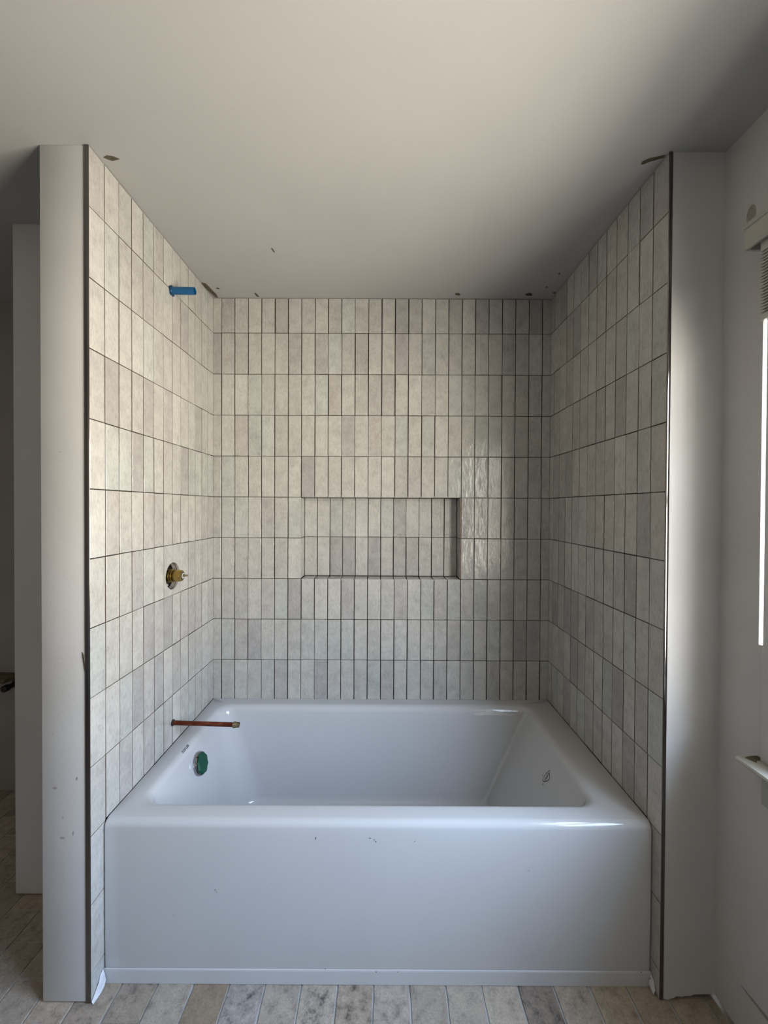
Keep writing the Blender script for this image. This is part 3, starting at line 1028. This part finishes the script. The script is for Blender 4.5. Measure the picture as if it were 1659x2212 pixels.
# casing, stool and apron
CW = 0.084
for (lo, hi) in (((WX - 0.014, WY1 - 0.001, 0.7325), (WX - 0.0003, WY1 + CW, WZ1 + 0.03)),
                 ((WX - 0.014, WY0 - CW, 0.7325), (WX - 0.0003, WY0 + 0.001, WZ1 + 0.03)),
                 ((WX - 0.014, WY0 + 0.0015, WZ1 - 0.006), (WX - 0.0003, WY1 - 0.0015, WZ1 + 0.03))):
    box('casing', lo, hi, 'drywall', win, 0.002)
bm = bmesh.new()
prism(bm, [(WX + 0.05, 0.7320), (WX - 0.050, 0.7320), (WX - 0.055, 0.7300), (WX - 0.057, 0.7255), (WX - 0.055, 0.7210), (WX - 0.050, 0.7190), (WX + 0.002, 0.7190)], WY0 - CW - 0.02, -0.8775, 1)
from_bm('stool', bm, 'white_paint', win, 40)
box('apron', (WX - 0.016, WY0 - CW, 0.634), (WX - 0.0005, -0.902, 0.7188), 'white_paint', win, 0.002)
# thin dark patch on the stool end
prism_obj('stool_dark_patch', [(WX - 0.040, -0.886), (WX - 0.022, -0.880), (WX - 0.006, -0.878), (WX - 0.001, -0.896), (WX - 0.021, -0.8965), (WX - 0.030, -0.905)], 0.7321, 0.7328, 2, 'plaster', win)

bl = thing('window_blind', 'raised white slatted blind with valance and hanging wand on the right-hand window', 'blind', (WX, -1.60, 1.73))
# valance box, open underneath
bm = bmesh.new()
BY0_, BY1_ = WY0 - 0.06, -0.917
vx0, vx1, vy0, vy1, vz0, vz1 = WX - 0.062, WX - 0.0205, WY0 - 0.09, -0.891, 1.916, 1.972
add_box(bm, (vx0, vy0, vz0), (vx0 + 0.006, vy1, vz1))
add_box(bm, (vx0 + 0.006, vy1 - 0.006, vz0), (vx1, vy1, vz1))
add_box(bm, (vx0 + 0.006, vy0, vz0), (vx1, vy0 + 0.006, vz1))
add_box(bm, (vx0 + 0.006, vy0 + 0.006, vz1 - 0.006), (vx1, vy1 - 0.006, vz1))
adopt(from_bm('valance', bm, 'white_paint'), bl)
adopt(box('valance_lip', (vx0 - 0.003, vy0, vz1 - 0.008), (vx0, vy1 + 0.002, vz1 + 0.003), 'white_paint', None, 0.001), bl)
slat_me = None
nsl = 20
SX = WX - 0.0355
for k in range(nsl):
    z = 1.760 + (1.890 - 1.760) * k / (nsl - 1)
    if slat_me is None:
        bm = bmesh.new()
        prism(bm, [(-0.0135, 0.0), (-0.007, 0.0010), (0.0, 0.0014), (0.007, 0.0010), (0.0135, 0.0), (0.0135, 0.0020), (0.007, 0.0030), (0.0, 0.0034), (-0.007, 0.0030), (-0.0135, 0.0020)], BY0_, BY1_, 1)
        o = from_bm('slat', bm, 'slat')
        slat_me = o.data
    else:
        o = link('slat', slat_me)
    o.location = (SX + RND.uniform(-0.0006, 0.0006), RND.uniform(-0.0015, 0.0015), z)
    o.parent = bl
    o.matrix_parent_inverse = Matrix.Translation(-Vector(bl.location))
adopt(box('bottom_rail', (SX - 0.0135, BY0_, 1.742), (SX + 0.0135, BY1_, 1.757), 'slat', None, 0.002), bl)
adopt(box('head_rail', (SX - 0.0135, BY0_, 1.897), (SX + 0.0135, BY1_, 1.922), 'slat', None, 0.002), bl)
adopt(lathe_obj('wand', [(0.0, 0.0030), (0.002, 0.0036), (0.715, 0.0036), (0.720, 0.002)], (WX - 0.0565, -0.9405, 1.0175), (0, 0, 1), 'wand', None, 16), bl)

# ------------------------------------------------------------------ small marks on ceiling and wing walls
def flake(parent, name, pts, plane, at, mat, t=0.0012):
    """thin flake with a ragged outline standing proud of a face"""
    bm = bmesh.new()
    if plane == 'ceil':
        prism(bm, pts, at - t, at + 0.0002, 2)
    else:
        prism(bm, pts, at - t, at + 0.0002, 1)
    return from_bm(name, bm, mat, parent)
flake(ceil, 'plaster_chip', [(-0.752, -0.738), (-0.738, -0.744), (-0.722, -0.740), (-0.712, -0.732), (-0.726, -0.729), (-0.735, -0.727), (-0.744, -0.731)], 'ceil', H, 'plaster')
flake(ceil, 'plaster_chip', [(0.699, -0.731), (0.712, -0.741), (0.735, -0.748), (0.747, -0.752), (0.748, -0.743), (0.730, -0.735), (0.716, -0.729), (0.708, -0.722), (0.700, -0.722)], 'ceil', H, 'plaster')
flake(ceil, 'plaster_chip', [(-0.760, -0.125), (-0.748, -0.118), (-0.744, -0.09), (-0.742, -0.06), (-0.738, -0.03), (-0.742, -0.006), (-0.752, -0.010), (-0.757, -0.05), (-0.761, -0.09)], 'ceil', H, 'plaster', 0.003)
flake(ceil, 'plaster_chip', [(-0.568, -0.040), (-0.561, -0.042), (-0.558, -0.028), (-0.554, -0.010), (-0.566, -0.012)], 'ceil', H, 'plaster')
flake(ceil, 'plaster_chip', [(0.312, -0.046), (0.326, -0.048), (0.336, -0.036), (0.330, -0.026), (0.322, -0.034), (0.316, -0.030)], 'ceil', H, 'plaster')
flake(ceil, 'plaster_chip', [(0.618, -0.040), (0.632, -0.052), (0.648, -0.044), (0.652, -0.030), (0.640, -0.028), (0.628, -0.030)], 'ceil', H, 'plaster')
flake(ceil, 'plaster_chip', [(-0.408, -0.352), (-0.404, -0.354), (-0.400, -0.334), (-0.403, -0.328)], 'ceil', H, 'speck')
for (x, y, w) in ((-0.712, -0.08, 0.008), (0.690, -0.10, 0.006), (0.740, -0.055, 0.008), (0.70, -0.20, 0.005)):
    flake(ceil, 'plaster_chip', [(x - w, y), (x, y - w * 0.6), (x + w, y + w * 0.2), (x + w * 0.3, y + w)], 'ceil', H, 'plaster')

def scuff(x, z, w, h, mat='scuff'):
    pts = []
    for k in range(9):
        a = 2 * math.pi * k / 9
        q = RND.uniform(0.45, 1.1)
        pts.append((x + w / 2 * q * math.cos(a), z + h / 2 * q * math.sin(a)))
    flake(wall_al, 'scuff', pts, 'front', YLF, mat, 0.0005)
for s in ((-0.858, 0.575, 0.016, 0.010), (-0.838, 0.442, 0.018, 0.008), (-0.838, 0.495, 0.003, 0.008), (-0.842, 1.460, 0.005, 0.004), (-0.8, 0.60, 0.006, 0.012), (-0.862, 0.72, 0.005, 0.005), (-0.81, 0.455, 0.004, 0.014)):
    scuff(*s)
# torn paper edge by the trim
flake(wall_al, 'torn_edge', [(-0.7790, 0.905), (-0.7838, 0.918), (-0.7848, 0.935), (-0.7815, 0.928), (-0.7790, 0.885)], 'front', YLF, 'plaster', 0.0012)

# grey putty spot above the valance
bm = bmesh.new()
prism(bm, [(-0.838 + 0.013 * math.cos(2 * math.pi * k / 14), 2.036 + 0.026 * math.sin(2 * math.pi * k / 14)) for k in range(14)], WX - 0.0006, WX + 0.0005, 0)
from_bm('putty_spot', bm, 'scuff', wall_r)

# ------------------------------------------------------------------ crinkled film at the foot of the tub
def film_strip(name, label, pts_lo, pts_hi):
    bm = bmesh.new()
    rows = []
    nrow = 4
    for j in range(nrow + 1):
        row = []
        for a, b in zip(pts_lo, pts_hi):
            a, b = Vector(a), Vector(b)
            p = a.lerp(b, j / nrow)
            p += Vector((RND.uniform(-1, 1), RND.uniform(-1, 1), RND.uniform(-0.4, 0.4))) * (0.0016 if 0 < j else 0.0003)
            row.append(bm.verts.new(p))
        rows.append(row)
    for A, B in zip(rows, rows[1:]):
        for k in range(len(A) - 1):
            bm.faces.new((A[k], A[k + 1], B[k + 1], B[k]))
    bmesh.ops.recalc_face_normals(bm, faces=bm.faces)
    g = bmesh.ops.solidify(bm, geom=bm.faces[:], thickness=0.0004)
    o = from_bm(name, bm, 'film', None, 60)
    return tag(o, label, 'film')
film_strip('plastic_film', 'crinkled white film strip at the tub foot beside the left wing wall',
           [(-0.7540, -0.7335, 0.014), (-0.7525, -0.7420, 0.007), (-0.7530, -0.7520, 0.003), (-0.7545, -0.7650, 0.002), (-0.7570, -0.7790, 0.0015)],
           [(-0.7622, -0.7330, 0.046), (-0.7624, -0.7420, 0.038), (-0.7626, -0.7520, 0.026), (-0.7628, -0.7650, 0.014), (-0.7630, -0.7775, 0.006)])
film_strip('plastic_film', 'short curl of film at the tub foot beside the right wing wall',
           [(0.7400, -0.7335, 0.016), (0.7410, -0.7400, 0.006), (0.7425, -0.7500, 0.002)],
           [(0.7470, -0.7330, 0.040), (0.7475, -0.7400, 0.030), (0.7480, -0.7480, 0.012)])

# ------------------------------------------------------------------ rough-in seen in the dark room on the left
ps = thing('black_pipe_stub', 'black pipe stub on the bare wall of the dark room left of the tub', 'pipe', (-1.69, 0.042, 0.498))
adopt(lathe_obj('pipe', [(0.0, 0.011), (0.045, 0.011), (0.047, 0.015), (0.066, 0.015), (0.070, 0.010)], (-1.69, 0.0415, 0.498), (-0.03, -1, 0), 'iron', None, 20), ps)
adopt(lathe_obj('flange', [(0.0, 0.022), (0.004, 0.022), (0.006, 0.012)], (-1.69, 0.0415, 0.498), (0, -1, 0), 'iron', None, 20), ps)
lb = box('ledge_board', (-1.86, -0.045, 0.530), (-1.672, 0.0415, 0.548), 'wood', None, 0.002)
tag(lb, 'rough wooden ledge board above the black pipe stub', 'board')
